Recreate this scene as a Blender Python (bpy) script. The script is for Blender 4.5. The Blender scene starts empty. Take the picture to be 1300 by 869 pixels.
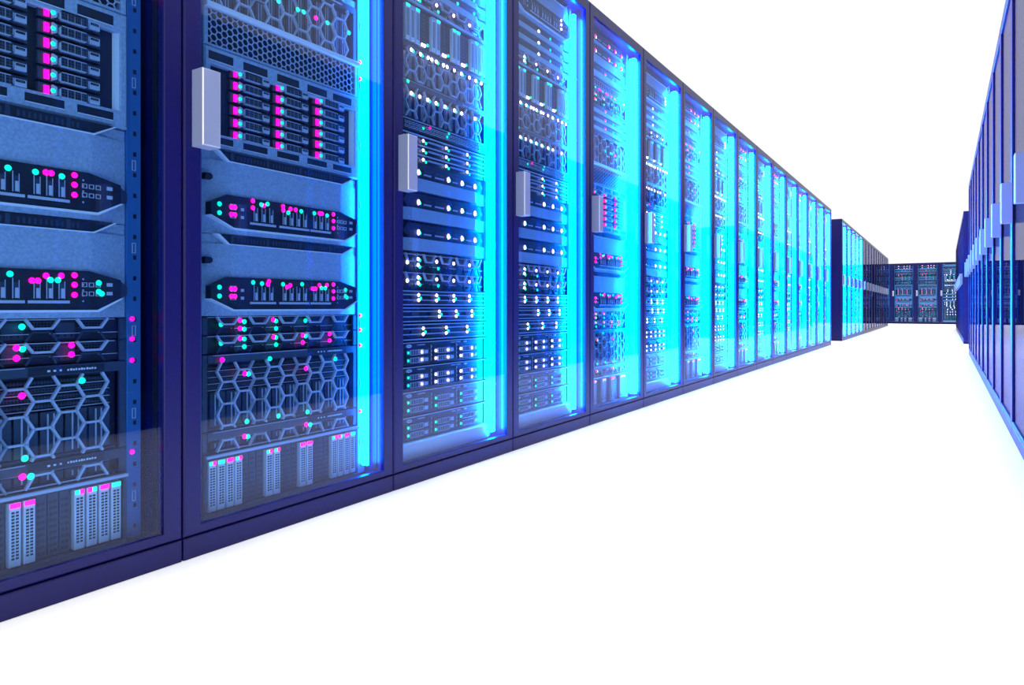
import bpy, bmesh, math, random
from mathutils import Vector, Matrix

random.seed(4)
scene = bpy.context.scene
COL = scene.collection

# ------------------------------------------------------------------ camera, sky, added fill light, exposure
EYE = 0.5587
YAW = math.atan(548.9 / 870.0)
cam_data = bpy.data.cameras.new('camera')
cam_data.sensor_fit = 'HORIZONTAL'
cam_data.sensor_width = 36.0
cam_data.lens = 36.0 * 870.0 / 1300.0
cam_data.shift_y = -45.2 / 1300.0
cam_data.clip_start = 0.01
cam_data.clip_end = 500
cam = bpy.data.objects.new('camera', cam_data)
cam.location = (0, 0, EYE)
cam.rotation_euler = (math.pi / 2, 0, YAW)
COL.objects.link(cam)
scene.camera = cam

world = bpy.data.worlds.new('white_sky')
scene.world = world
world.use_nodes = True
bg = world.node_tree.nodes['Background']
bg.inputs[0].default_value = (1, 1, 1, 1)
bg.inputs[1].default_value = 1.02

fill_data = bpy.data.lights.new('added_floor_fill', 'SUN')  # added downward fill that whitens the floor; no real source there
fill_data.energy = 3.6
fill_data.angle = math.radians(14)
fill_light = bpy.data.objects.new('added_floor_fill', fill_data)
fill_light.location = (0, 8, 12)
fill_light.rotation_euler = (0, 0, 0)
COL.objects.link(fill_light)

scene.view_settings.view_transform = 'Standard'
scene.view_settings.look = 'None'
scene.view_settings.exposure = 0.0
scene.view_settings.gamma = 1.0
scene.view_settings.use_curve_mapping = False
cy = scene.cycles
cy.use_denoising = True
cy.max_bounces = 8
cy.diffuse_bounces = 3
cy.glossy_bounces = 4
cy.transparent_max_bounces = 16
cy.sample_clamp_indirect = 6.0
cy.caustics_reflective = False
cy.caustics_refractive = False

# ------------------------------------------------------------------ materials
def principled(name, col, rough=0.5, metal=0.0, noise=None, spec=0.5, bump=0.0):
    m = bpy.data.materials.new(name)
    m.use_nodes = True
    nt = m.node_tree
    b = nt.nodes['Principled BSDF']
    b.inputs['Base Color'].default_value = (*col, 1)
    b.inputs['Roughness'].default_value = rough
    b.inputs['Metallic'].default_value = metal
    b.inputs['Specular IOR Level'].default_value = spec
    if noise:
        scale, amt = noise
        tc = nt.nodes.new('ShaderNodeTexCoord')
        nz = nt.nodes.new('ShaderNodeTexNoise')
        nz.inputs['Scale'].default_value = scale
        nz.inputs['Detail'].default_value = 5
        rp = nt.nodes.new('ShaderNodeValToRGB')
        rp.color_ramp.elements[0].position = 0.35
        rp.color_ramp.elements[1].position = 0.65
        rp.color_ramp.elements[0].color = (*[c * (1 - amt) for c in col], 1)
        rp.color_ramp.elements[1].color = (*[min(1, c * (1 + amt)) for c in col], 1)
        nt.links.new(tc.outputs['Object'], nz.inputs['Vector'])
        nt.links.new(nz.outputs['Fac'], rp.inputs['Fac'])
        nt.links.new(rp.outputs['Color'], b.inputs['Base Color'])
    return m


def emitter(name, col, strength, lit=True):
    m = bpy.data.materials.new(name)
    m.use_nodes = True
    nt = m.node_tree
    b = nt.nodes['Principled BSDF']
    b.inputs['Base Color'].default_value = (*[0.3 * c for c in col], 1)
    b.inputs['Emission Color'].default_value = (*col, 1)
    b.inputs['Emission Strength'].default_value = strength
    if not lit:
        m.cycles.emission_sampling = 'NONE'
    return m


def pane_material():
    m = bpy.data.materials.new('tinted_glass')
    m.use_nodes = True
    nt = m.node_tree
    nt.nodes.clear()
    out = nt.nodes.new('ShaderNodeOutputMaterial')
    tr = nt.nodes.new('ShaderNodeBsdfTransparent')
    tr.inputs[0].default_value = (0.70, 0.86, 1.0, 1)
    gl = nt.nodes.new('ShaderNodeBsdfGlossy')
    gl.inputs['Color'].default_value = (0.68, 0.63, 0.86, 1)
    gl.inputs['Roughness'].default_value = 0.0
    lw = nt.nodes.new('ShaderNodeLayerWeight')
    lw.inputs[0].default_value = 0.5
    pw = nt.nodes.new('ShaderNodeMath'); pw.operation = 'POWER'; pw.inputs[1].default_value = 12.0
    ml = nt.nodes.new('ShaderNodeMath'); ml.operation = 'MULTIPLY_ADD'
    ml.inputs[1].default_value = 0.48
    lin = nt.nodes.new('ShaderNodeMath'); lin.operation = 'MULTIPLY_ADD'
    lin.inputs[1].default_value = 0.10
    lin.inputs[2].default_value = 0.014
    nt.links.new(lw.outputs['Facing'], lin.inputs[0])
    nt.links.new(lin.outputs[0], ml.inputs[2])
    mx = nt.nodes.new('ShaderNodeMixShader')
    nt.links.new(lw.outputs['Facing'], pw.inputs[0])
    nt.links.new(pw.outputs[0], ml.inputs[0])
    nt.links.new(ml.outputs[0], mx.inputs[0])
    nt.links.new(tr.outputs[0], mx.inputs[1])
    nt.links.new(gl.outputs[0], mx.inputs[2])
    nt.links.new(mx.outputs[0], out.inputs['Surface'])
    return m


def perforated(name, base, hole, scale):
    """round holes punched in offset rows, as a pattern on the sheet"""
    m = bpy.data.materials.new(name)
    m.use_nodes = True
    nt = m.node_tree
    b = nt.nodes['Principled BSDF']
    b.inputs['Roughness'].default_value = 0.5
    tc = nt.nodes.new('ShaderNodeTexCoord')
    mp = nt.nodes.new('ShaderNodeMapping')
    mp.inputs['Scale'].default_value = (scale, 1, scale)
    v = nt.nodes.new('ShaderNodeTexVoronoi')
    v.inputs['Scale'].default_value = 1
    v.inputs['Randomness'].default_value = 0.0
    sx = nt.nodes.new('ShaderNodeSeparateXYZ')
    cx = nt.nodes.new('ShaderNodeCombineXYZ')
    rp = nt.nodes.new('ShaderNodeValToRGB')
    rp.color_ramp.interpolation = 'CONSTANT'
    rp.color_ramp.elements[0].color = (*hole, 1)
    rp.color_ramp.elements[1].position = 0.36
    rp.color_ramp.elements[1].color = (*base, 1)
    nt.links.new(tc.outputs['Object'], mp.inputs['Vector'])
    nt.links.new(mp.outputs[0], sx.inputs[0])
    nt.links.new(sx.outputs[0], cx.inputs[0])
    nt.links.new(sx.outputs[2], cx.inputs[1])
    nt.links.new(cx.outputs[0], v.inputs['Vector'])
    nt.links.new(v.outputs['Distance'], rp.inputs['Fac'])
    nt.links.new(rp.outputs['Color'], b.inputs['Base Color'])
    return m


M = {
    'navy': principled('navy_lacquer', (0.008, 0.0075, 0.110), 0.36, 0.0, (60, 0.06), 0.28),
    'inner': principled('blue_inner_panel', (0.005, 0.008, 0.085), 0.22, 0.1),
    'gasket': principled('black_gasket', (0.004, 0.004, 0.006), 0.4),
    'steel': principled('brushed_steel', (0.37, 0.46, 0.64), 0.42, 0.08, (220, 0.13)),
    'plate': principled('pale_steel', (0.80, 0.82, 0.94), 0.38, 0.0),
    'dark': principled('dark_plastic', (0.012, 0.018, 0.035), 0.45),
    'mid': principled('slate_plastic', (0.035, 0.055, 0.10), 0.45),
    'grille': principled('grille_metal', (0.52, 0.56, 0.74), 0.35, 0.05),
    'post': principled('post_steel_painted_glow', (0.04, 0.17, 0.46), 0.4, 0.0),  # azure spill of the cyan strips is painted into the post colour
    'chrome': principled('satin_handle_metal', (0.36, 0.44, 0.68), 0.30, 0.2),
    'edge_glint': principled('painted_edge_glint', (0.97, 0.97, 0.98), 0.30, 0.0),  # white base colour paints the highlight along the handle edges
    'perf': perforated('perforated_sheet', (0.045, 0.065, 0.11), (0.004, 0.005, 0.01), 170.0),
    'perfw': perforated('perforated_carrier', (0.13, 0.16, 0.24), (0.004, 0.005, 0.01), 150.0),
    'glass': pane_material(),
    'pink': emitter('magenta_indicator', (1.0, 0.0, 0.18), 7.0),
    'teal': emitter('teal_indicator', (0.0, 1.0, 0.45), 2.1),
    'white': emitter('rosy_white_indicator', (1.0, 0.55, 0.76), 13.0),
    'strip': emitter('cyan_light_strip', (0.0, 0.25, 1.0), 165.0),
    'strip1': emitter('dim_cyan_light_strip', (0.0, 0.25, 1.0), 55.0),
    'stripD': emitter('strong_cyan_light_strip', (0.0, 0.25, 1.0), 190.0),
    'floor': principled('white_floor_paint', (0.92, 0.92, 0.92), 0.6, 0.0, None, 0.2),
}

OX, OY = 0.34, 0.065


# ------------------------------------------------------------------ mesh building
class MB:
    def __init__(s):
        s.v, s.f, s.mi, s.mats = [], [], [], []

    def _m(s, m):
        if m not in s.mats:
            s.mats.append(m)
        return s.mats.index(m)

    def add(s, verts, faces, m):
        b = len(s.v)
        k = s._m(m)
        s.v += verts
        for f in faces:
            s.f.append([b + i for i in f])
            s.mi.append(k)
        return s

    def box(s, x0, x1, y0, y1, z0, z1, m):
        v = [(x0, y0, z0), (x1, y0, z0), (x1, y1, z0), (x0, y1, z0), (x0, y0, z1), (x1, y0, z1), (x1, y1, z1), (x0, y1, z1)]
        return s.add(v, [(0, 3, 2, 1), (4, 5, 6, 7), (0, 1, 5, 4), (1, 2, 6, 5), (2, 3, 7, 6), (3, 0, 4, 7)], m)

    def chbox(s, x0, x1, y0, y1, z0, z1, c, m):
        """box whose front face (y0) has chamfered edges"""
        v = [(x0 + c, y0, z0 + c), (x1 - c, y0, z0 + c), (x1 - c, y0, z1 - c), (x0 + c, y0, z1 - c)]
        v += [(x0, y0 + c, z0), (x1, y0 + c, z0), (x1, y0 + c, z1), (x0, y0 + c, z1)]
        v += [(x0, y1, z0), (x1, y1, z0), (x1, y1, z1), (x0, y1, z1)]
        f = [(0, 1, 2, 3), (8, 11, 10, 9)]
        for a in (0, 4):
            for i in range(4):
                j = (i + 1) % 4
                f.append((a + i, a + 4 + i, a + 4 + j, a + j))
        return s.add(v, f, m)

    def prism_xz(s, poly, y0, y1, m):
        n = len(poly)
        v = [(x, y0, z) for x, z in poly] + [(x, y1, z) for x, z in poly]
        f = [tuple(range(n)), tuple(range(2 * n - 1, n - 1, -1))]
        f += [(i, i + n, (i + 1) % n + n, (i + 1) % n) for i in range(n)]
        return s.add(v, f, m)

    def prism_xy(s, poly, z0, z1, m):
        n = len(poly)
        v = [(x, y, z0) for x, y in poly] + [(x, y, z1) for x, y in poly]
        f = [tuple(range(n)), tuple(range(2 * n - 1, n - 1, -1))]
        f += [(i, i + n, (i + 1) % n + n, (i + 1) % n) for i in range(n)]
        return s.add(v, f, m)

    def bar(s, p0, p1, w, y0, y1, m):
        dx, dz = p1[0] - p0[0], p1[1] - p0[1]
        L = math.hypot(dx, dz)
        if L < 1e-5:
            return s
        nx, nz = -dz / L * w / 2, dx / L * w / 2
        ex, ez = dx / L * w * 0.28, dz / L * w * 0.28
        a, b = (p0[0] - ex, p0[1] - ez), (p1[0] + ex, p1[1] + ez)
        return s.prism_xz([(a[0] + nx, a[1] + nz), (b[0] + nx, b[1] + nz), (b[0] - nx, b[1] - nz), (a[0] - nx, a[1] - nz)], y0, y1, m)

    def loops(s, rings, m, closed_back=True):
        """rings of equal length joined into a tube, last joined to first"""
        n = len(rings[0])
        v = [p for r in rings for p in r]
        f = []
        R = len(rings)
        for a in range(R if closed_back else R - 1):
            b = (a + 1) % R
            for i in range(n):
                j = (i + 1) % n
                f.append((a * n + i, b * n + i, b * n + j, a * n + j))
        return s.add(v, f, m)

    def frame(s, x0, x1, z0, z1, w, wb, wt, y0, y1, c, m):
        """picture-frame ring with chamfered outer and inner front edges"""
        def R(l, bt, tp, y):
            return [(x0 + l, y, z0 + bt), (x1 - l, y, z0 + bt), (x1 - l, y, z1 - tp), (x0 + l, y, z1 - tp)]
        return s.loops([R(0, 0, 0, y1), R(0, 0, 0, y0 + c), R(c, c, c, y0), R(w - c * .5, wb - c * .5, wt - c * .5, y0), R(w, wb, wt, y0 + c * .5), R(w, wb, wt, y1)], m)

    def dome(s, x, y, z, rx, rz, dy, m, n=10):
        """rounded lens bulging towards -y"""
        v, f = [], []
        for k, (r, d) in enumerate(((1.0, 0.0), (0.86, 0.5), (0.5, 0.86))):
            for i in range(n):
                a = 2 * math.pi * i / n
                v.append((x + rx * r * math.cos(a), y - dy * d, z + rz * r * math.sin(a)))
        v.append((x, y - dy, z))
        for k in range(2):
            for i in range(n):
                j = (i + 1) % n
                f.append((k * n + i, k * n + j, (k + 1) * n + j, (k + 1) * n + i))
        for i in range(n):
            f.append((2 * n + i, 2 * n + (i + 1) % n, 3 * n))
        f.append(tuple(range(n - 1, -1, -1)))
        return s.add(v, f, m)

    def merge(s, o, off=(0, 0, 0)):
        b = len(s.v)
        s.v += [(p[0] + off[0], p[1] + off[1], p[2] + off[2]) for p in o.v]
        for f, k in zip(o.f, o.mi):
            s.f.append([b + i for i in f])
            s.mi.append(s._m(o.mats[k]))
        return s

    def mesh(s, name, off=(OX, OY, 0)):
        me = bpy.data.meshes.new(name)
        me.from_pydata([(x - off[0], y - off[1], z - off[2]) for x, y, z in s.v], [], s.f)
        for m in s.mats:
            me.materials.append(M[m])
        me.polygons.foreach_set('material_index', s.mi)
        bm = bmesh.new()
        bm.from_mesh(me)
        bmesh.ops.recalc_face_normals(bm, faces=bm.faces)
        bm.to_mesh(me)
        bm.free()
        me.update()
        return me


def hexagon(x, z, r, rz=None):
    rz = rz or r
    return [(x + r * math.cos(math.pi / 3 * k), z + rz * math.sin(math.pi / 3 * k)) for k in range(6)]


def hex_bars(mb, x0, x1, z0, z1, R, x_ref, z_ref, w, y0, y1, m, keep=None):
    """flat-topped honeycomb clipped to a rectangle"""
    seen = set()
    px, pz = 1.5 * R, math.sqrt(3) * R
    for i in range(int((x0 - x_ref) / px) - 2, int((x1 - x_ref) / px) + 3):
        cx = x_ref + i * px
        if cx < x0 - 0.2 * R or cx > x1 + 0.2 * R:
            continue
        for j in range(int((z0 - z_ref) / pz) - 2, int((z1 - z_ref) / pz) + 3):
            cz = z_ref + j * pz + (pz / 2 if i % 2 else 0)
            if keep and not keep(cx, cz):
                continue
            h = hexagon(cx, cz, R)
            for k in range(6):
                a, b = h[k], h[(k + 1) % 6]
                key = tuple(sorted(((round(a[0], 4), round(a[1], 4)), (round(b[0], 4), round(b[1], 4)))))
                if key in seen:
                    continue
                seen.add(key)
                if a[1] > b[1]:
                    a, b = b, a
                if b[1] < z0 or a[1] > z1:
                    continue
                dz = b[1] - a[1]
                if a[1] < z0:
                    if dz < 1e-6: continue
                    t = (z0 - a[1]) / dz
                    a = (a[0] + (b[0] - a[0]) * t, z0)
                dz = b[1] - a[1]
                if b[1] > z1:
                    if dz < 1e-6: continue
                    t = (z1 - a[1]) / dz
                    b = (a[0] + (b[0] - a[0]) * t, z1)
                if a[0] < x0 - 1.1 * R or b[0] > x1 + 1.1 * R:
                    continue
                mb.bar(a, b, w, y0, y1, m)


# a unit = {'parts': [(name, MB, [(subname, MB)...], label)]}
class Unit:
    def __init__(s):
        s.parts = []

    def part(s, name, mb, subs=(), label=None):
        s.parts.append((name, mb, list(subs), label))
        return mb

    def leds(s, pts, y=0.06, rx=0.0045, rz=None, dy=0.004):
        rx *= 1.14
        for x, z, m in pts:
            mb = MB().dome(x, y, z, rx, rz or rx, dy, m)
            s.part('indicator_light', mb, (), {'pink': 'glowing magenta indicator light', 'teal': 'glowing teal indicator light', 'white': 'glowing rosy white indicator light'}[m])


XL, XR = 0.0895, 0.5905


def chassis(mb, h, y=0.066, m='dark', back=0.42, ears=True):
    mb.box(XL + .012, XR - .012, y, back, 0.0008, h - 0.0008, m)
    if ears:
        mb.box(XL, XL + .013, 0.0665, 0.072, 0.0015, h - 0.0015, 'mid')
        mb.box(XR - .013, XR, 0.0665, 0.072, 0.0015, h - 0.0015, 'mid')
    return mb


def u_blade(h=0.198, leds='A'):
    u = Unit()
    c = MB()
    fp = [(XL, .42), (XL, .070), (.160, .053), (.515, .053), (XR, .070), (XR, .42)]
    c.prism_xy(fp, .0008, h - .0238, 'steel')
    # slotted lip above, set back, dark
    c.prism_xy([(XL, .42), (XL, .072), (.160, .060), (.515, .060), (XR, .072), (XR, .42)], h - .0238, h - .0008, 'steel')
    u.part('chassis', c)
    sl = MB()
    sl.prism_xz([(.123, h - .001), (.558, h - .001), (.516, h - .022), (.151, h - .022)], .0505, .061, 'dark')
    for x in (.158, .262, .366, .47):
        sl.box(x - .004, x + .004, .0495, .0512, h - .0215, h - .002, 'mid')
    for k in range(34):
        x = .172 + k * .0095
        if min(abs(x - q) for q in (.262, .366, .47)) > .006:
            sl.box(x, x + .004, .0497, .0512, h - .018, h - .007, 'mid')
    sl.prism_xz([(.123, h - .001), (.11, h - .001), (.146, h - .025), (.52, h - .025), (.563, h - .001), (.558, h - .001), (.517, h - .023), (.150, h - .023)], .0485, .0615, 'plate')
    u.part('vent_slot', sl)
    lt = MB()
    lt.prism_xz([(.0900, .126), (.1040, .126), (.1090, .130), (.1090, .137), (.1040, .141), (.0900, .141)], .0555, .0700, 'dark')
    u.part('latch', lt)
    z0 = .0165
    zt = .0945
    p = MB()
    oct_ = [(.0985, z0 + .026), (.0985, z0 + .056), (.141, zt), (.507, zt), (.570, z0 + .062), (.570, z0 + .024), (.523, z0), (.160, z0)]
    p.prism_xz(oct_, .0465, .074, 'dark')
    # pale lip along the lower edge
    p.prism_xz([(.0955, z0 + .026), (.0985, z0 + .026), (.160, z0), (.523, z0), (.570, z0 + .024), (.574, z0 + .023), (.525, z0 - .0045), (.158, z0 - .0045)], .045, .074, 'plate')
    # tip bevels
    p.prism_xz([(.576, z0 + .060), (.590, z0 + .050), (.590, z0 + .030), (.576, z0 + .024)], .060, .074, 'mid')
    groups = [(.209, .279, 3), (.298, .388, 4), (.401, .466, 3)]
    for a, b, n in groups:
        p.box(a - .004, b + .004, .0445, .0467, z0 + .013, z0 + .0185, 'grille')
        st = (b - a) / n
        for i in range(n):
            x = a + st * (i + .5)
            p.box(x - .0058, x + .0058, .0452, .0467, z0 + .022, z0 + .052, 'mid')
            p.box(x - .0008, x + .0046, .0438, .0453, z0 + .023, z0 + .042, 'grille')
            p.box(x - .0052, x - .0040, .0440, .0453, z0 + .022, z0 + .060, 'grille')
            p.box(x + .0052, x + .0062, .0440, .0453, z0 + .022, z0 + .056, 'grille')
    for z in (.024, .043):
        for x in (.183,):
            p.box(x - .004, x + .004, .0445, .0467, z0 + z, z0 + z + .007, 'grille')
    for x in (.498, .511, .524):
        for z in (.028, .046):
            p.frame(x - .0048, x + .0048, z0 + z, z0 + z + .009, .0012, .0012, .0012, .0445, .0467, .0002, 'grille')
    for z in (.030, .048):
        p.box(.541, .552, .0445, .0467, z0 + z, z0 + z + .007, 'grille')
    for k in range(5):
        p.box(.494, .4965, .0447, .0467, z0 + .016 + k * .011, z0 + .019 + k * .011, 'grille')
    for x in (.157,):
        for z in (.030, .050):
            p.frame(x - .008, x + .008, z0 + z - .007, z0 + z + .007, .0012, .0012, .0012, .0440, .0467, .0002, 'grille')
    u.part('front_panel', p)
    a = z0 + .0
    if leds == 'A':
        L = [(.120, a + .053, 'teal'), (.120, a + .032, 'teal'), (.213, a + .072, 'pink'), (.213, a + .055, 'pink'), (.238, a + .066, 'teal'), (.246, a + .064, 'pink'), (.257, a + .070, 'teal'),
             (.305, a + .070, 'pink'), (.306, a + .060, 'pink'), (.322, a + .055, 'teal'), (.329, a + .066, 'pink'), (.346, a + .066, 'pink'), (.365, a + .064, 'teal'),
             (.410, a + .064, 'teal'), (.428, a + .066, 'pink'), (.437, a + .066, 'pink'), (.456, a + .063, 'teal')]
    elif leds == 'A2':
        L = [(.120, a + .053, 'teal'), (.120, a + .032, 'teal'), (.214, a + .067, 'teal'), (.240, a + .065, 'teal'), (.261, a + .071, 'pink'), (.258, a + .064, 'pink'), (.305, a + .065, 'teal'),
             (.318, a + .058, 'pink'), (.328, a + .063, 'pink'), (.368, a + .067, 'teal'), (.404, a + .056, 'pink'), (.414, a + .056, 'pink'), (.428, a + .066, 'pink'), (.436, a + .058, 'teal'), (.455, a + .067, 'pink'), (.449, a + .058, 'teal'),
             (.525, a + .055, 'teal'), (.525, a + .037, 'teal'), (.531, a + .033, 'teal')]
    else:
        L = []
    mm = 'white' if leds == 'B' else 'pink'
    L += [(.479, a + .069, mm), (.479, a + .050, mm), (.479, a + .030, mm)]
    if leds != 'B':
        L += [(.152, a + .050, 'pink'), (.162, a + .050, 'pink'), (.152, a + .032, 'pink'), (.162, a + .032, 'pink')]
    u.leds(L, y=.0455, rx=.0052)
    return u


def carrier(mb, x, z, w, h, cells, y=0.058, tag=.024, m='grille'):
    """drive carrier face: rounded frame split into perforated cells and a handle tag"""
    c = .005
    pl = [(x, z + c), (x, z + h - c), (x + c, z + h), (x + w - c, z + h), (x + w, z + h - c), (x + w, z + c), (x + w - c, z), (x + c, z)]
    mb.prism_xz(pl, y, y + .012, m)
    cw = (w - .003) / cells
    for i in range(cells):
        mb.box(x + .002 + i * cw + .0006, x + .0012 + (i + 1) * cw, y - .0008, y + .001, z + .0022, z + h - .0022, 'perf')
    if tag:
        mb.box(x + w + .002, x + w + tag, y + .001, y + .012, z + .002, z + h - .004, m)
        mb.box(x + w + .004, x + w + tag - .003, y - .0005, y + .002, z + h * .5, z + h - .006, 'dark')
        mb.box(x + w + .006, x + w + tag - .005, y - .0012, y + .002, z + h * .5 + .0015, z + h - .0085, 'plate')


def u_drive_shelf():
    h = .243
    u = Unit()
    c = MB()
    c.box(XL + .004, XR - .004, .074, .42, .0008, h - .0008, 'dark')
    c.frame(XL, XR, .001, h - .001, .0165, .036, .041, .058, .080, .004, 'steel')
    for zz0, zz1 in ((h - .034, h - .012), (.012, .030)):
        for a, b in ((.100, .166), (.195, .266), (.297, .368), (.397, .466), (.490, .560)):
            c.box(a, b, .0572, .060, zz0, zz1, 'dark')
            c.box(a, b, .0566, .060, zz0, zz0 + .0018, 'plate')
    # bevelled cheek at right
    c.prism_xy([(.566, .074), (.5745, .060), (.5745, .075)], .038, h - .042, 'plate')
    u.part('chassis', c)
    lamp = 0
    for col, x0 in enumerate((.160, .287, .420)):
        for r in range(6):
            z = .0425 + r * .0305 - .0095
            b = MB()
            b.box(x0 + .002, x0 + .118, .066, .076, z + .001, z + .0255, 'mid')
            b.prism_xz([(x0 + .026, z + .002), (x0 + .034, z + .006), (x0 + .034, z + .021), (x0 + .026, z + .0245)], .059, .067, 'grille')
            carrier(b, x0 + .038, z + .003, .054, .020, 4, .058, .022)
            subs = [('indicator_light', MB().prism_xz([(x0 + .0125, z + .004), (x0 + .021, z + .004), (x0 + .021, z + .021), (x0 + .0125, z + .021)], .0625, .0665, 'pink')),
                    ('indicator_light', MB().dome(x0 + .0268, .0600, z + .0125, .0048, .0048, .004, 'teal'))]
            u.part('drive_carrier', b, subs)
    return u


def u_vent(h=.104):
    u = Unit()
    c = MB()
    c.box(XL + .004, XR - .004, .080, .42, .0008, h - .0008, 'dark')
    c.frame(XL, XR, .001, h - .001, .012, .006, .008, .062, .082, .002, 'steel')
    u.part('chassis', c)
    g = MB()
    hex_bars(g, .104, .576, .007, h - .009, .0098, .34, .05, .0024, .066, .069, 'grille')
    u.part('honeycomb_grille', g)
    lip = MB().chbox(XL + .001, XR - .001, .050, .062, h - .014, h - .001, .002, 'plate')
    u.part('upper_lip', lip)
    return u


HEXR = .0305


def drive_wall(c, z0, z1, n=10, y=.078):
    """dark upright drive sleds seen behind a grille"""
    w = (.565 - .115) / n
    for i in range(n):
        x = .115 + i * w
        c.box(x + .002, x + w - .002, y, y + .01, z0, z1, 'mid')
        c.box(x + w * .30, x + w * .36, y - .002, y + .005, z0 + .004, z1 - .004, 'grille')
        c.box(x + w * .55, x + w * .60, y - .002, y + .005, z0 + .004, z1 - .004, 'grille')


def u_hex(h, zoff, leds, rows=3, header=True, lines=True):
    """large honeycomb grille over dark drives; zoff aligns the cells"""
    u = Unit()
    c = MB()
    chassis(c, h, .088)
    c.box(.108, .572, .074, .09, .0008, .006, 'mid')
    hh = h - (.022 if header else .004)
    if lines:
        for k in range(4):
            z = h * .52 + k * .0155
            if z < hh:
                c.box(.115, .565, .082, .090, z, z + .0016, 'grille')
                c.box(.115, .565, .084, .090, z + .004, z + .012, 'perf')
        drive_wall(c, .008, h * .50)
    else:
        drive_wall(c, .006, hh - .004, 14)
    u.part('chassis', c)
    if header:
        hd = MB()
        hd.box(.102, .578, .064, .09, h - .0205, h - .001, 'mid')
        hd.box(.405, .545, .0632, .066, h - .0185, h - .003, 'dark')
        for i, x in enumerate((.438, .449, .460)):
            hd.box(x, x + .005 - i * .0006, .0625, .0645, h - .0128, h - .0092, 'plate')
        for i in range(11):          # lettering too small to read
            x = .474 + i * .0051
            hd.box(x, x + (.0037 if i % 3 else .0028), .0625, .0645, h - .0128, h - (.0086 if i % 2 else .0094), 'plate')
        hd.box(.115, .40, .0632, .066, h - .0035, h - .0022, 'grille')
        u.part('header_strip', hd)
    g = MB()
    hex_bars(g, .128, .545, .004, hh, HEXR, .5215, zoff, .0042, .060, .068, 'grille')
    if h < .06:
        g.bar((.126, .0048), (.549, .0048), .0014, .061, .067, 'grille')
    u.part('honeycomb_grille', g)
    u.leds(leds, y=.0595, rx=.0058)
    return u


def u_halfhex(h=.0455, style='A'):
    u = Unit()
    c = MB()
    chassis(c, h, .078)
    c.box(.108, .572, .074, .079, h - .003, h - .0015, 'grille')
    for k, xc in enumerate((.155, .2466, .338, .4298, .5214)):
        c.box(xc - .024, xc + .024, .0745, .079, h * .55, h - .005, 'perf')
        c.box(xc + .018, xc + .074, .0745, .079, h * .33, h * .36, 'grille')
        if k < 4:
            c.box(xc + .028, xc + .064, .0765, .079, .006, h - .008, 'mid')
            for q in range(3):
                c.box(xc + .032 + q * .011, xc + .037 + q * .011, .0745, .079, .010, h * .3, 'perf')
    u.part('chassis', c)
    g = MB()
    for xc in (.155, .2466, .338, .4298, .5214):
        g.bar((.128, h - .0014), (.549, h - .0014), .0012, .066, .070, 'grille') if xc == .155 else None
        a, b, d, e = (xc - .0295, h - .001), (xc - .0165, h * .58), (xc + .0165, h * .58), (xc + .0295, h - .001)
        g.bar(a, b, .0042, .060, .068, 'grille'); g.bar(b, d, .0042, .060, .068, 'grille'); g.bar(d, e, .0042, .060, .068, 'grille')
        g.bar((xc - .027, .002), (xc - .0165, h * .42), .003, .066, .070, 'mid')
        g.bar((xc + .027, .002), (xc + .0165, h * .42), .003, .066, .070, 'mid')
        g.bar((xc - .0165, h * .42), (xc + .0165, h * .42), .003, .066, .070, 'mid')
    u.part('honeycomb_grille', g)
    if style == 'A':
        L = [(.137, h * .58, 'teal'), (.190, h * .78, 'pink'), (.202, h * .70, 'teal'), (.190, h * .34, 'pink'), (.202, h * .29, 'teal'),
             (.289, h * .78, 'pink'), (.298, h * .70, 'teal'), (.298, h * .27, 'teal'), (.395, h * .68, 'teal')]
    elif style == 'A2':
        L = [(.137, h * .58, 'teal'), (.190, h * .80, 'pink'), (.202, h * .76, 'teal'), (.202, h * .33, 'teal'), (.290, h * .80, 'pink'), (.298, h * .76, 'teal'), (.298, h * .34, 'teal'),
             (.386, h * .82, 'pink'), (.396, h * .76, 'teal'), (.386, h * .38, 'pink'), (.482, h * .83, 'pink'), (.482, h * .42, 'pink')]
    else:
        L = [(.135, h * .5, 'white'), (.189, h * .72, 'white'), (.198, h * .66, 'teal'), (.189, h * .40, 'white'), (.198, h * .30, 'teal'), (.287, h * .66, 'white'), (.296, h * .28, 'teal'),
             (.384, h * .64, 'white'), (.480, h * .62, 'white')]
    u.leds(L, y=.064, rx=.0055)
    return u


def brick(x, z0, z1, w, m1, m2):
    b = MB()
    b.chbox(x, x + w, .056, .080, z0, z1, .0012, 'plate')
    n = 15
    zz0, zz1 = z0 + .014, z1 - .014
    st = (zz1 - zz0) / n
    for i in range(n):
        for q in (0, 1):
            xx = x + w * (.18 + .36 * q)
            b.box(xx, xx + w * .25, .0554, .0575, zz0 + i * st, zz0 + i * st + st * .62, 'dark')
    subs = [('indicator_light', MB().chbox(x + .0012, x + w * .48, .0535, .057, z1 - .0095, z1 - .001, .001, m1)),
            ('indicator_light', MB().chbox(x + w * .52, x + w - .0012, .0535, .057, z1 - .0095, z1 - .001, .001, m2))]
    return b, subs


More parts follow.
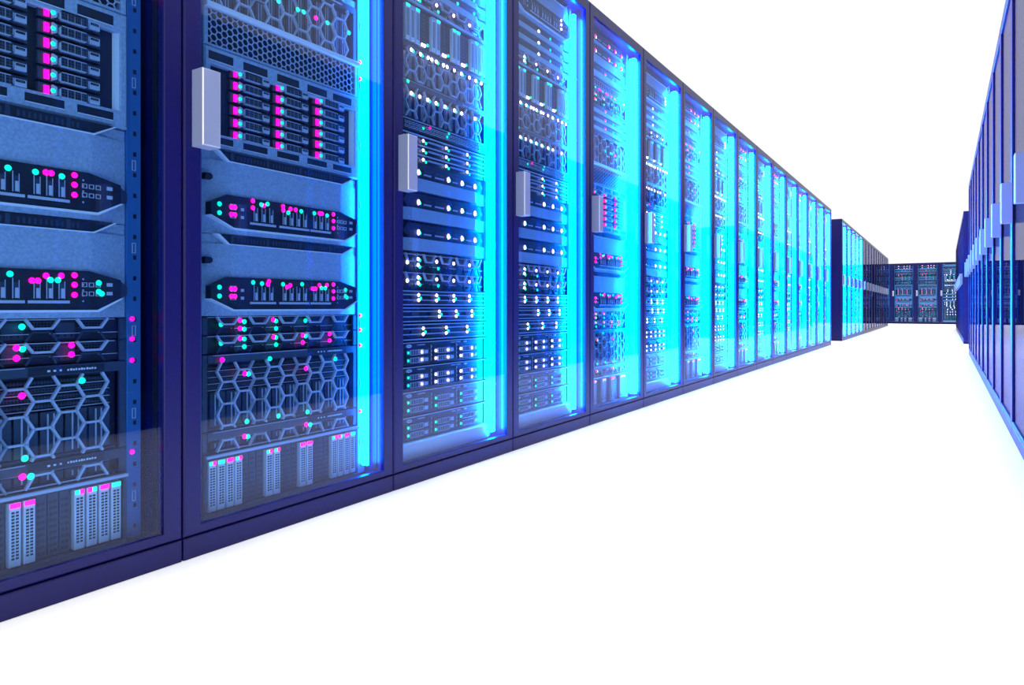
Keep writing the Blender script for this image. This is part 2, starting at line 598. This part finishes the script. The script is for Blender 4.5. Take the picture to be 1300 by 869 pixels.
def u_bricks(h, style='A'):
    u = Unit()
    c = MB()
    c.box(XL + .004, XR - .004, .076, .42, .0008, h - .0008, 'dark')
    c.frame(XL, XR, .001, h - .001, .009, .014, .012, .060, .080, .002, 'mid')
    c.box(XL + .002, XR - .002, .052, .062, h - .0075, h - .0015, 'grille')
    if style == 'A':
        groups = [(.0995, 4), (.262, 2), (.371, 2), (.484, 4)]
        w, st = .0195, .0240
        lids = {0: [('teal', 'pink'), ('teal', 'teal'), ('pink', 'pink'), ('teal', 'pink')], 1: [('teal', 'pink')] * 2, 2: [('pink', 'pink')] * 2, 3: [('teal', 'pink'), ('pink', 'teal'), ('pink', 'pink'), ('teal', 'teal')]}
        zt = h - .0145
        zb = .020
    else:
        groups = [(.119, 3), (.253, 2), (.367, 2), (.479, 4)]
        w, st = .0205, .0247
        lids = None
        zt, zb = h - .018, .020
    for gi, (x0, n) in enumerate(groups):
        for i in range(n):
            if lids:
                m1, m2 = lids[gi][i]
            else:
                m1 = m2 = ('teal' if (gi + i) % 2 == 0 or gi == 2 else 'grille')
            b, subs = brick(x0 + i * st, zb, zt, w, m1, m2)
            u.part('drive_sled', b, subs)
    # dark perforated bays between the pale sleds
    ends = [(g[0], g[0] + (g[1] - 1) * st + w) for g in groups]
    for (a, b), (c2, d) in zip(ends[:-1], ends[1:]):
        n = 3
        ww = (c2 - b - .006) / n
        for k in range(n):
            x = b + .003 + k * ww
            c.box(x + .001, x + ww - .001, .066, .078, zb, zt, 'mid')
            for r in range(9):
                z = zb + .006 + r * (zt - zb - .012) / 9
                c.box(x + ww * .2, x + ww * .45, .0652, .067, z, z + .006, 'dark')
                c.box(x + ww * .55, x + ww * .8, .0652, .067, z, z + .006, 'dark')
    u.part('chassis', c)
    if style != 'A':
        L = []
        for x in (.208, .220, .321, .333, .433, .445):
            L.append((x, .028, 'white'))
        for x in (.236, .349, .458):
            L.append((x, .034, 'teal'))
        u.leds(L, y=.062, rx=.0052)
    return u


def u_bevel(h=.098, m='white', short=False):
    """dark lamp strip over a steel band with chamfered ends"""
    u = Unit()
    c = MB()
    zs = h - .052
    fp = [(XL, .42), (XL, .078), (.150, .056), (.505, .056), (.558, .078), (XR, .078), (XR, .42)]
    c.prism_xy(fp, .006, zs, 'steel')
    c.box(XL + .006, XR - .006, .080, .42, .0008, h - .0008, 'dark')
    u.part('chassis', c)
    p = MB()
    p.prism_xz([(.112, zs + .022), (.136, zs + .050), (.520, zs + .050), (.560, zs + .026), (.560, zs + .018), (.520, zs + .0015), (.136, zs + .0015)], .062, .084, 'dark')
    for z in (.010, .022, .034, .043):
        p.box(.140, .515, .0612, .064, zs + z, zs + z + .0014, 'mid')
    for x0, x1 in ((.215, .255), (.275, .325), (.375, .405), (.455, .49)):
        p.box(x0, x1, .0605, .064, zs + .014, zs + .019, 'grille')
        p.box(x0, x1, .0605, .064, zs + .027, zs + .031, 'mid')
    u.part('lamp_strip', p)
    for x in (.188, .350, .430, .511):
        u.part('indicator_light', MB().dome(x, .0615, zs + .021, .0062, .0095, .005, m), (), 'large glowing white indicator light' if m == 'white' else 'large glowing magenta indicator light')
        if m == 'white':
            u.part('indicator_light', MB().dome(x + .010, .0615, zs + .019, .0034, .006, .003, 'teal'), (), 'small glowing teal indicator light')
        else:
            u.part('indicator_light', MB().dome(x + .009, .0615, zs + .019, .004, .007, .003, 'white'), (), 'small glowing white indicator light')
    return u


def u_slim(h=.0485, m='white', x_left=True):
    u = Unit()
    c = MB()
    c.prism_xy([(XL, .42), (XL, .070), (.110, .057), (.515, .057), (.545, .070), (XR, .070), (XR, .42)], .001, h * .45, 'steel')
    c.box(XL + .006, XR - .006, .078, .42, .0008, h - .0008, 'dark')
    u.part('chassis', c)
    p = MB()
    p.prism_xz([(.100, h * .47), (.100, h - .002), (.545, h - .002), (.578, h * .72), (.578, h * .60), (.545, h * .47)], .060, .08, 'dark')
    p.box(.115, .530, .0592, .061, h * .66, h * .69, 'mid')
    for x in (.14, .19, .24, .34, .43):
        p.box(x, x + .03, .0588, .061, h * .78, h * .86, 'mid')
    u.part('lamp_strip', p)
    u.leds([(.299, h * .60, m), (.401, h * .60, 'teal'), (.502, h * .60, 'teal')], y=.0592, rx=.0055)
    u.leds([(.307, h * .56, 'teal')], y=.0592, rx=.0038)
    return u


def u_patch(h, row, extra=()):
    """flat panel with one long row of lamps"""
    u = Unit()
    c = chassis(MB(), h, .068)
    c.box(.105, .575, .064, .069, .002, h * .35, 'mid')
    for k in range(20):
        x = .115 + k * .0225
        c.frame(x, x + .018, h * .42, h * .86, .0014, .002, .002, .0645, .0685, .0003, 'grille')
        c.box(x + .003, x + .015, .066, .0685, h * .46, h * .80, 'perf')
    u.part('chassis', c)
    L = []
    xs = [.15, .193, .236, .255, .28, .32, .34, .382, .423, .435, .473, .513, .549]
    for i, x in enumerate(xs):
        L.append((x, row, 'teal' if (style_seq[i % len(style_seq)] == 't') else ('pink' if extra == 'pink' else 'white')))
    u.leds(L, y=.0635, rx=.0048)
    return u


style_seq = 'wtwwtwwwtwttw'


def u_switch(h=.040):
    u = Unit()
    c = chassis(MB(), h, .067)
    c.box(.103, .577, .0635, .068, h - .004, h - .0015, 'grille')
    for k in range(24):
        x = .125 + k * .0178
        for z in (.008, .021):
            c.frame(x, x + .0125, z, z + .009, .0014, .0014, .0014, .0640, .0675, .0003, 'grille')
    u.part('chassis', c)
    u.leds([(.215, h * .5, 'teal'), (.345, h * .45, 'teal'), (.25, h * .72, 'pink'), (.355, h * .8, 'teal')], y=.0635, rx=.004)
    return u


def u_rows(h=.099, m='white'):
    u = Unit()
    c = chassis(MB(), h, .070)
    for r in range(3):
        z = .006 + r * .0315
        c.box(.103, .577, .064, .071, z + .022, z + .0255, 'grille')
        for x0, x1 in ((.105, .195), (.245, .325), (.370, .450), (.495, .575)):
            c.box(x0, x1, .062, .071, z + .008, z + .0125, 'steel')
    u.part('chassis', c)
    L = []
    for r in range(3):
        z = .012 + r * .0315
        for x in (.215, .340, .465):
            L += [(x, z + .003, m), (x + .014, z - .003, 'teal')]
    u.leds(L, y=.0635, rx=.0048)
    return u


def u_bars(h, xs, m='white'):
    u = Unit()
    c = chassis(MB(), h, .070)
    for z in (.004, h * .36, h * .68, h - .006):
        c.box(.103, .577, .063, .071, z, z + .0035, 'steel')
    for x in (.16, .26, .36, .46):
        c.box(x, x + .035, .0665, .071, h * .40, h * .62, 'perf')
    u.part('chassis', c)
    L = []
    for x in xs:
        L += [(x, h * .70, m), (x, h * .38, m), (x + .011, h * .50, 'teal')]
    u.leds(L, y=.0625, rx=.005)
    return u


def u_disks(h=.080, white=False):
    u = Unit()
    c = chassis(MB(), h, .070)
    c.box(.100, .580, .064, .071, h - .004, h - .0015, 'grille')
    c.box(.190, .225, .0635, .071, h - .0125, h - .010, 'grille')
    c.box(.375, .395, .0635, .071, h - .0115, h - .009, 'grille')
    c.box(.405, .425, .0635, .071, h - .011, h - .0085, 'grille')
    c.box(.450, .462, .0635, .071, h - .013, h - .008, 'plate')
    # small round lock
    pts = [(.145 + .011 * math.cos(a * math.pi / 6), h - .013 + .0055 * math.sin(a * math.pi / 6)) for a in range(12)]
    pin = [(.145 + .007 * math.cos(a * math.pi / 6), h - .013 + .003 * math.sin(a * math.pi / 6)) for a in range(12)]
    c.loops([[(x, .071, z) for x, z in pts], [(x, .0625, z) for x, z in pts], [(x, .0625, z) for x, z in pin], [(x, .071, z) for x, z in pin]], 'plate')
    for xc in (.112, .262, .405):
        for r in range(4):
            c.bar((xc, .012 + r * .014), (xc + .004, .017 + r * .014), .0014, .0665, .071, 'grille')
            c.bar((xc + .004, .017 + r * .014), (xc, .022 + r * .014), .0014, .0665, .071, 'grille')
    u.part('chassis', c)
    for col, x0 in enumerate((.133, .276, .420)):
        for z in (.008, .0335):
            b = MB()
            b.box(x0, x0 + .118, .0665, .073, z, z + .0215, 'mid')
            b.frame(x0 + .018, x0 + .084, z + .002, z + .0195, .0014, .0014, .0014, .062, .068, .0003, 'grille')
            for q in range(5):
                b.box(x0 + .021 + q * .0125, x0 + .031 + q * .0125, .0648, .068, z + .005, z + .0165, 'perfw')
                b.box(x0 + .032 + q * .0125, x0 + .0328 + q * .0125, .0630, .068, z + .004, z + .0175, 'grille')
            b.box(x0 + .089, x0 + .106, .062, .068, z + .005, z + .0165, 'grille')
            m = 'white' if (white and col != 0) else 'teal'
            subs = [('indicator_light', MB().dome(x0 + .0085, .0655, z + .011, .0052, .0052, .004, m))]
            if white:
                subs.append(('indicator_light', MB().dome(x0 + .072, .0615, z + .011, .0048, .0048, .004, 'white')))
            u.part('drive_carrier', b, subs)
    return u


def u_blank(h):
    u = Unit()
    c = MB()
    c.box(XL, XR, .056, .42, .0008, h - .0008, 'plate')
    c.chbox(XL, XR, .050, .0561, .0008, h - .0008, .004, 'plate')
    u.part('chassis', c)
    return u


def hexleds(*L):
    return [(x, z, m) for x, z, m in L]


TW = 'server'
KINDS = {}


def kind(key, fn, name, cat, look):
    KINDS[key] = dict(fn=fn, name=name, cat=cat, look=look, unit=None)


kind('bricksA', lambda: u_bricks(.1545, 'A'), 'sled_server', 'server', 'bottom server with twelve pale perforated upright sleds')
kind('hexstripA', lambda: u_hex(.0530, .002, hexleds((.199, .030, 'pink'), (.209, .028, 'teal'), (.394, .031, 'pink'), (.408, .029, 'teal'))), 'grille_server', 'server', 'shallow honeycomb-fronted server right above the pale sleds')
kind('hexA', lambda: u_hex(.1845, .143, hexleds((.137, .171, 'pink'), (.200, .133, 'pink'), (.211, .131, 'teal'), (.275, .165, 'teal'), (.393, .131, 'pink'), (.500, .150, 'teal'), (.206, .013, 'teal'), (.302, .014, 'teal'), (.398, .012, 'teal'))), 'grille_server', 'server', 'tall honeycomb-fronted server in the lower half')
kind('half1', lambda: u_halfhex(.0445, 'A2'), 'network_switch', 'switch', 'lower of two slim switches with half hexagons')
kind('half2', lambda: u_halfhex(.0455, 'A'), 'network_switch', 'switch', 'upper of two slim switches with half hexagons')
kind('blade1', lambda: u_blade(.198, 'A2'), 'blade_server', 'server', 'lower of two steel blade servers')
kind('blade2', lambda: u_blade(.200, 'A'), 'blade_server', 'server', 'upper of two steel blade servers')
kind('shelf', u_drive_shelf, 'drive_shelf', 'server', 'drive shelf with columns of magenta lamps')
kind('vent', lambda: u_vent(.104), 'vent_panel', 'vent panel', 'fine honeycomb vent panel')
kind('hexT', lambda: u_hex(.161, .026, hexleds((.302, .074, 'teal'), (.365, .075, 'teal'), (.385, .076, 'teal'), (.428, .075, 'pink'), (.470, .076, 'teal'), (.552, .076, 'teal')), lines=False), 'grille_server', 'server', 'honeycomb-fronted server above the fine vent panel')
kind('slimA1', lambda: u_slim(.0420, 'pink'), 'slim_server', 'server', 'lowest of three slim steel servers')
kind('slimA2', lambda: u_slim(.0420, 'pink'), 'slim_server', 'server', 'middle of three slim steel servers')
kind('slimA3', lambda: u_slim(.0475, 'pink'), 'slim_server', 'server', 'uppermost of three slim steel servers')
kind('halfT', lambda: u_halfhex(.0605, 'A'), 'network_switch', 'switch', 'half-hexagon switch above the slim servers')
kind('patchA', lambda: u_patch(.0745, .018, 'pink'), 'patch_panel', 'patch panel', 'panel with one long row of small lamps')
kind('slimA4', lambda: u_slim(.0580, 'pink'), 'slim_server', 'server', 'slim steel server above the lamp-row panel')
kind('bevelA1', lambda: u_bevel(.0990, 'pink'), 'lamp_server', 'server', 'chamfered steel server second from the top')
kind('bevelA2', lambda: u_bevel(.0680, 'pink'), 'lamp_server', 'server', 'topmost chamfered steel server')

kind('blank', lambda: u_blank(.056), 'blank_panel', 'blank panel', 'plain pale bottom panel')
for i, w in enumerate(('lowest', 'second lowest', 'third lowest', 'uppermost')):
    kind('disk%d' % i, (lambda q: (lambda: u_disks(.0795, q > 1)))(i), 'disk_server', 'server', w + ' of four disk servers with round locks')
kind('bars1', lambda: u_bars(.0595, (.214, .339, .463)), 'bar_server', 'server', 'lowest of three bar-fronted servers')
kind('bars2', lambda: u_bars(.0545, (.300, .397, .493)), 'bar_server', 'server', 'middle of three bar-fronted servers')
kind('bars3', lambda: u_bars(.0545, (.190, .285, .383, .477)), 'bar_server', 'server', 'uppermost of three bar-fronted servers')
kind('halfB1', lambda: u_halfhex(.0575, 'B'), 'network_switch', 'switch', 'lower of two half-hexagon switches at mid height')
kind('halfB2', lambda: u_halfhex(.0615, 'B'), 'network_switch', 'switch', 'upper of two half-hexagon switches at mid height')
for i, w in enumerate(('lowest', 'middle', 'uppermost')):
    kind('bevelB%d' % i, lambda: u_bevel(.0985), 'lamp_server', 'server', w + ' of three servers with big white lamps')
kind('rows', lambda: u_rows(.0990), 'storage_array', 'server', 'storage array with three rows of paired lamps')
kind('switch', lambda: u_switch(.0400), 'network_switch', 'switch', 'port switch above the storage array')
kind('hexB1', lambda: u_hex(.1235, .052, hexleds(*[(x, .079, 'white') for x in (.150, .192, .234, .278, .328, .382, .425, .508)], *[(x + .009, .077, 'teal') for x in (.150, .234, .278, .328, .382)], (.133, .114, 'teal')), header=True, lines=False), 'grille_server', 'server', 'lower of two honeycomb servers with a lamp row')
kind('hexB2', lambda: u_hex(.1045, .058, hexleds(*[(x, .097, 'white') for x in (.150, .196, .236, .255, .280, .320, .340, .382, .423, .473, .513, .549)], *[(x + .009, .095, 'teal') for x in (.150, .196, .280, .423, .513)]), header=False, lines=False), 'grille_server', 'server', 'upper of two honeycomb servers with a lamp row')
kind('bricksB', lambda: u_bricks(.1545, 'B'), 'sled_server', 'server', 'server with eleven pale perforated upright sleds')
kind('halfB3', lambda: u_halfhex(.0515, 'B'), 'network_switch', 'switch', 'half-hexagon switch above the pale sleds')
for i, w in enumerate(('lowest', 'middle', 'uppermost')):
    kind('slimB%d' % i, lambda: u_slim(.0485), 'slim_server', 'server', w + ' of three slim steel servers')
kind('bladeB', lambda: u_blade(.184, 'B'), 'blade_server', 'server', 'topmost steel blade server')

TYPE_A = [('bricksA', .0525), ('hexstripA', .207), ('hexA', .260), ('half1', .445), ('half2', .490), ('blade1', .536), ('blade2', .734), ('shelf', .935), ('vent', .1784 + 1), ('hexT', 1.283),
          ('slimA1', 1.445), ('slimA2', 1.4875), ('slimA3', 1.530), ('halfT', 1.578), ('patchA', 1.639), ('slimA4', 1.714), ('bevelA1', 1.7725), ('bevelA2', 1.872)]
TYPE_B = [('blank', .062), ('disk0', .119), ('disk1', .2015), ('disk2', .283), ('disk3', .364), ('bars1', .445), ('bars2', .505), ('bars3', .560), ('halfB1', .615), ('halfB2', .673),
          ('bevelB0', .7380), ('bevelB1', .8375), ('bevelB2', .9370), ('rows', 1.036), ('switch', 1.136), ('hexB1', 1.1765), ('hexB2', 1.3005), ('bricksB', 1.4055), ('halfB3', 1.5605), ('slimB0', 1.6125), ('slimB1', 1.6615), ('slimB2', 1.7105), ('bladeB', 1.760)]


def prepare(key):
    k = KINDS[key]
    if k['unit'] is None:
        u = k['fn']()
        cache = {}
        k['detail'] = []
        for (pn, mb, subs, lab) in u.parts:
            k['detail'].append((pn, mb.mesh(pn), lab, [(sn, sm.mesh(sn)) for sn, sm in subs]))
        allmb = MB()
        for (pn, mb, subs, lab) in u.parts:
            allmb.merge(mb)
            for sn, sm in subs:
                allmb.merge(sm)
        k['merged'] = allmb.mesh(k['name'])
        k['unit'] = u
    return k


def link(name, data, parent=None, loc=None, rot=None):
    o = bpy.data.objects.new(name, data)
    COL.objects.link(o)
    if parent is not None:
        o.parent = parent
    if loc is not None:
        o.location = loc
    if rot is not None:
        o.rotation_euler = (0, 0, rot)
    return o


def place(frame, x, y, z):
    """cabinet-local point -> world; frame = (origin, angle)"""
    (ox, oy), a = frame
    return (ox + x * math.cos(a) - y * math.sin(a), oy + x * math.sin(a) + y * math.cos(a), z)


def mount(frame, entries, detailed, where, group):
    for key, z in entries:
        k = prepare(key)
        loc = place(frame, OX, OY, z)
        if detailed:
            e = link(k['name'], None, None, loc, frame[1])
            e.empty_display_size = 0.05
            for pn, me, lab, subs in k['detail']:
                p = link(pn, me, e)
                if lab:
                    p['label'] = lab
                for sn, sm in subs:
                    link(sn, sm, p)
        else:
            e = link(k['name'], k['merged'], None, loc, frame[1])
        e['label'] = k['look'] + ' ' + where
        e['category'] = k['cat']
        e['group'] = group


# ------------------------------------------------------------------ the floor
fl = MB()
fl.box(-60, 60, -30, 110, -0.1, 0.0, 'floor')
floor = link('floor', fl.mesh('floor', (0, 0, 0)))
floor['kind'] = 'structure'
floor['label'] = 'plain bright white floor'

# ------------------------------------------------------------------ cabinets
W = .68
body = MB()
body.box(.0015, .0395, .0185, .99, .0485, 1.9985, 'navy')
body.box(.6405, .6785, .0185, .99, .0485, 1.9985, 'navy')
body.box(.0395, .6405, .0185, .99, 1.952, 1.9985, 'navy')
body.box(.0395, .6405, .0185, .99, .0485, .0520, 'navy')
body.box(.0395, .6405, .95, .99, .062, 1.952, 'navy')
BODY = body.mesh('cabinet_frame', (.34, .5, 0))
lin = MB()
for a, b in ((.0395, .0410), (.6390, .6405)):
    lin.box(a, b, .0190, .60, .063, 1.951, 'inner')
LINING = lin.mesh('side_lining', (.34, .5, 0))
gk = MB()
for a, b in ((.0410, .0425), (.6375, .6390)):
    gk.box(a, b, .0300, .0470, .070, 1.944, 'gasket')
GASKET = gk.mesh('rubber_gasket', (.34, .5, 0))
PLINTH = MB().chbox(.002, .678, .0010, .97, .0, .0475, .002, 'navy').mesh('plinth', (.34, .5, 0))
DOOR = MB().frame(.0020, .6780, .0505, 1.9985, .0415, .0205, .0535, .0, .0180, .0038, 'navy').mesh('door', (.34, .5, 0))
PANE = MB().box(.0430, .6370, .0060, .0090, .0715, 1.9445, 'glass').mesh('glass_pane', (.34, .5, 0))
hd = MB()
hd.chbox(.0205, .0650, -.0400, .0002, .914, 1.084, .0024, 'chrome')
hd.mats.append('edge_glint')
for i in (3, 5):                  # the two upright chamfered edges
    hd.mi[i] = 1
HANDLE = hd.mesh('handle', (.34, .5, 0))


def post_mesh(a, b, detail=True):
    p = MB()
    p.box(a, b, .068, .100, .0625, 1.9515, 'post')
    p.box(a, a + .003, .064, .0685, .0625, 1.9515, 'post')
    if detail:
        for k in range(42):
            z = .082 + k * .0445
            c = (a + b) / 2 + .003
            p.box(c - .0032, c + .0032, .0672, .069, z, z + .009, 'dark')
            if k % 4 == 1:
                p.frame(c - .006, c + .002, z + .014, z + .036, .0012, .0012, .0012, .0660, .0685, .0002, 'grille')
    return p


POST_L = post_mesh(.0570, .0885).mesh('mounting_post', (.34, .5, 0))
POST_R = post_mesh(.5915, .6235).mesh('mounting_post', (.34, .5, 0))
PLED = [MB().dome(.604, .0655, z, .0052, .0052, .004, 'pink').mesh('indicator_light', (.34, .5, 0)) for z in (.533, .490, .444, .247, 1.29, 1.24)]


def strip_mesh(x0, x1, y0, y1, z0, z1, m):
    s = MB()
    c = .012
    pl = [(x0, z0 + c), (x0, z1 - c * 2), (x0 + (x1 - x0) * .4, z1), (x1, z1), (x1, z0), (x0 + (x1 - x0) * .4, z0)]
    s.prism_xz(pl, y0, y1, m)
    return s.mesh('light_strip', (.34, .5, 0))


STRIP = strip_mesh(.5760, .6130, .0400, .0490, .085, 1.915, 'strip')
STRIPD = strip_mesh(.5720, .6220, .0170, .0450, .085, 1.915, 'stripD')
STRIP1 = strip_mesh(.6060, .6190, .0440, .0660, .085, 1.915, 'strip1')


def cabinet(frame, label, group, strip=None, post_leds=False):
    e = link('server_cabinet', None, None, place(frame, .34, .5, 0), frame[1])
    e.empty_display_size = 0.1
    e['label'] = label
    e['category'] = 'server cabinet'
    e['group'] = group
    b = link('cabinet_frame', BODY, e)
    link('side_lining', LINING, b)
    link('rubber_gasket', GASKET, b)
    link('plinth', PLINTH, e)
    d = link('door', DOOR, e)
    link('glass_pane', PANE, d)
    h = link('handle', HANDLE, d)
    h['label'] = 'satin metal door handle'
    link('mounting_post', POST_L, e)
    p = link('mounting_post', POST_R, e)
    if post_leds:
        for me in PLED:
            link('indicator_light', me, p)
    if strip is not None:
        s = link('light_strip', strip, e)
        s['label'] = 'upright glowing cyan light strip'
    return e


ORD = ['first', 'second', 'third', 'fourth', 'fifth', 'sixth', 'seventh', 'eighth', 'ninth', 'tenth', 'eleventh', 'twelfth', 'thirteenth', 'fourteenth', 'fifteenth', 'sixteenth']
D_LEFT, D_RIGHT = 1.4124, 0.243
S0 = .887 - W

# long left row, sixteen cabinets facing the aisle
types = 'AABBABABABABABAB'
for i in range(16):
    fr = ((-D_LEFT, S0 + W * i), math.pi / 2)
    lit = None if i == 0 else (STRIP1 if i == 1 else STRIP if i < 4 else STRIPD)
    if i == 0:
        lab = 'navy server cabinet leftmost in the photo, cut off by its left edge'
    else:
        lab = 'navy glass-doored server cabinet, %s from the left in the long left row' % ORD[i]
    cabinet(fr, lab, 'cabinets of the long left row', lit, post_leds=(i < 2))
    mount(fr, TYPE_A if types[i] == 'A' else TYPE_B, i < 5, 'in the %s cabinet from the left' % ORD[i], 'rack units in the %s cabinet from the left' % ORD[i])

# second left block beyond the gap
for i in range(16):
    fr = ((-D_LEFT, S0 + W * (17.85 + i)), math.pi / 2)
    cabinet(fr, 'navy server cabinet, %s from the gap in the distant left block' % ORD[i], 'cabinets of the distant left block', STRIPD if i < 5 else None)

# right row, fronts facing the left row
R_END = 9.76
for i in range(14):
    fr = ((D_RIGHT, R_END - W * i), -math.pi / 2)
    cabinet(fr, 'navy server cabinet, %s from the far end of the near right row' % ORD[i], 'cabinets of the near right row')
for i in range(12):
    fr = ((D_RIGHT, 12.36 + W * (i + 1)), -math.pi / 2)
    cabinet(fr, 'navy server cabinet, %s from the gap in the distant right block' % ORD[i], 'cabinets of the distant right block')

# end row closing the aisle
END = 26.1
names = ['mostly hidden leftmost', 'second from left', 'middle', 'fourth from left', 'rightmost']
for i in range(5):
    fr = ((-2.165 + W * i, END), 0.0)
    cabinet(fr, 'navy server cabinet in the row closing the aisle, the %s one of five' % names[i], 'cabinets of the end row')
    short = ['leftmost', 'second', 'middle', 'fourth', ''][i]
    if short:
        mount(fr, TYPE_B if i == 3 else TYPE_A, False, 'in the %s end-row cabinet' % short, 'rack units in the %s end-row cabinet' % short)
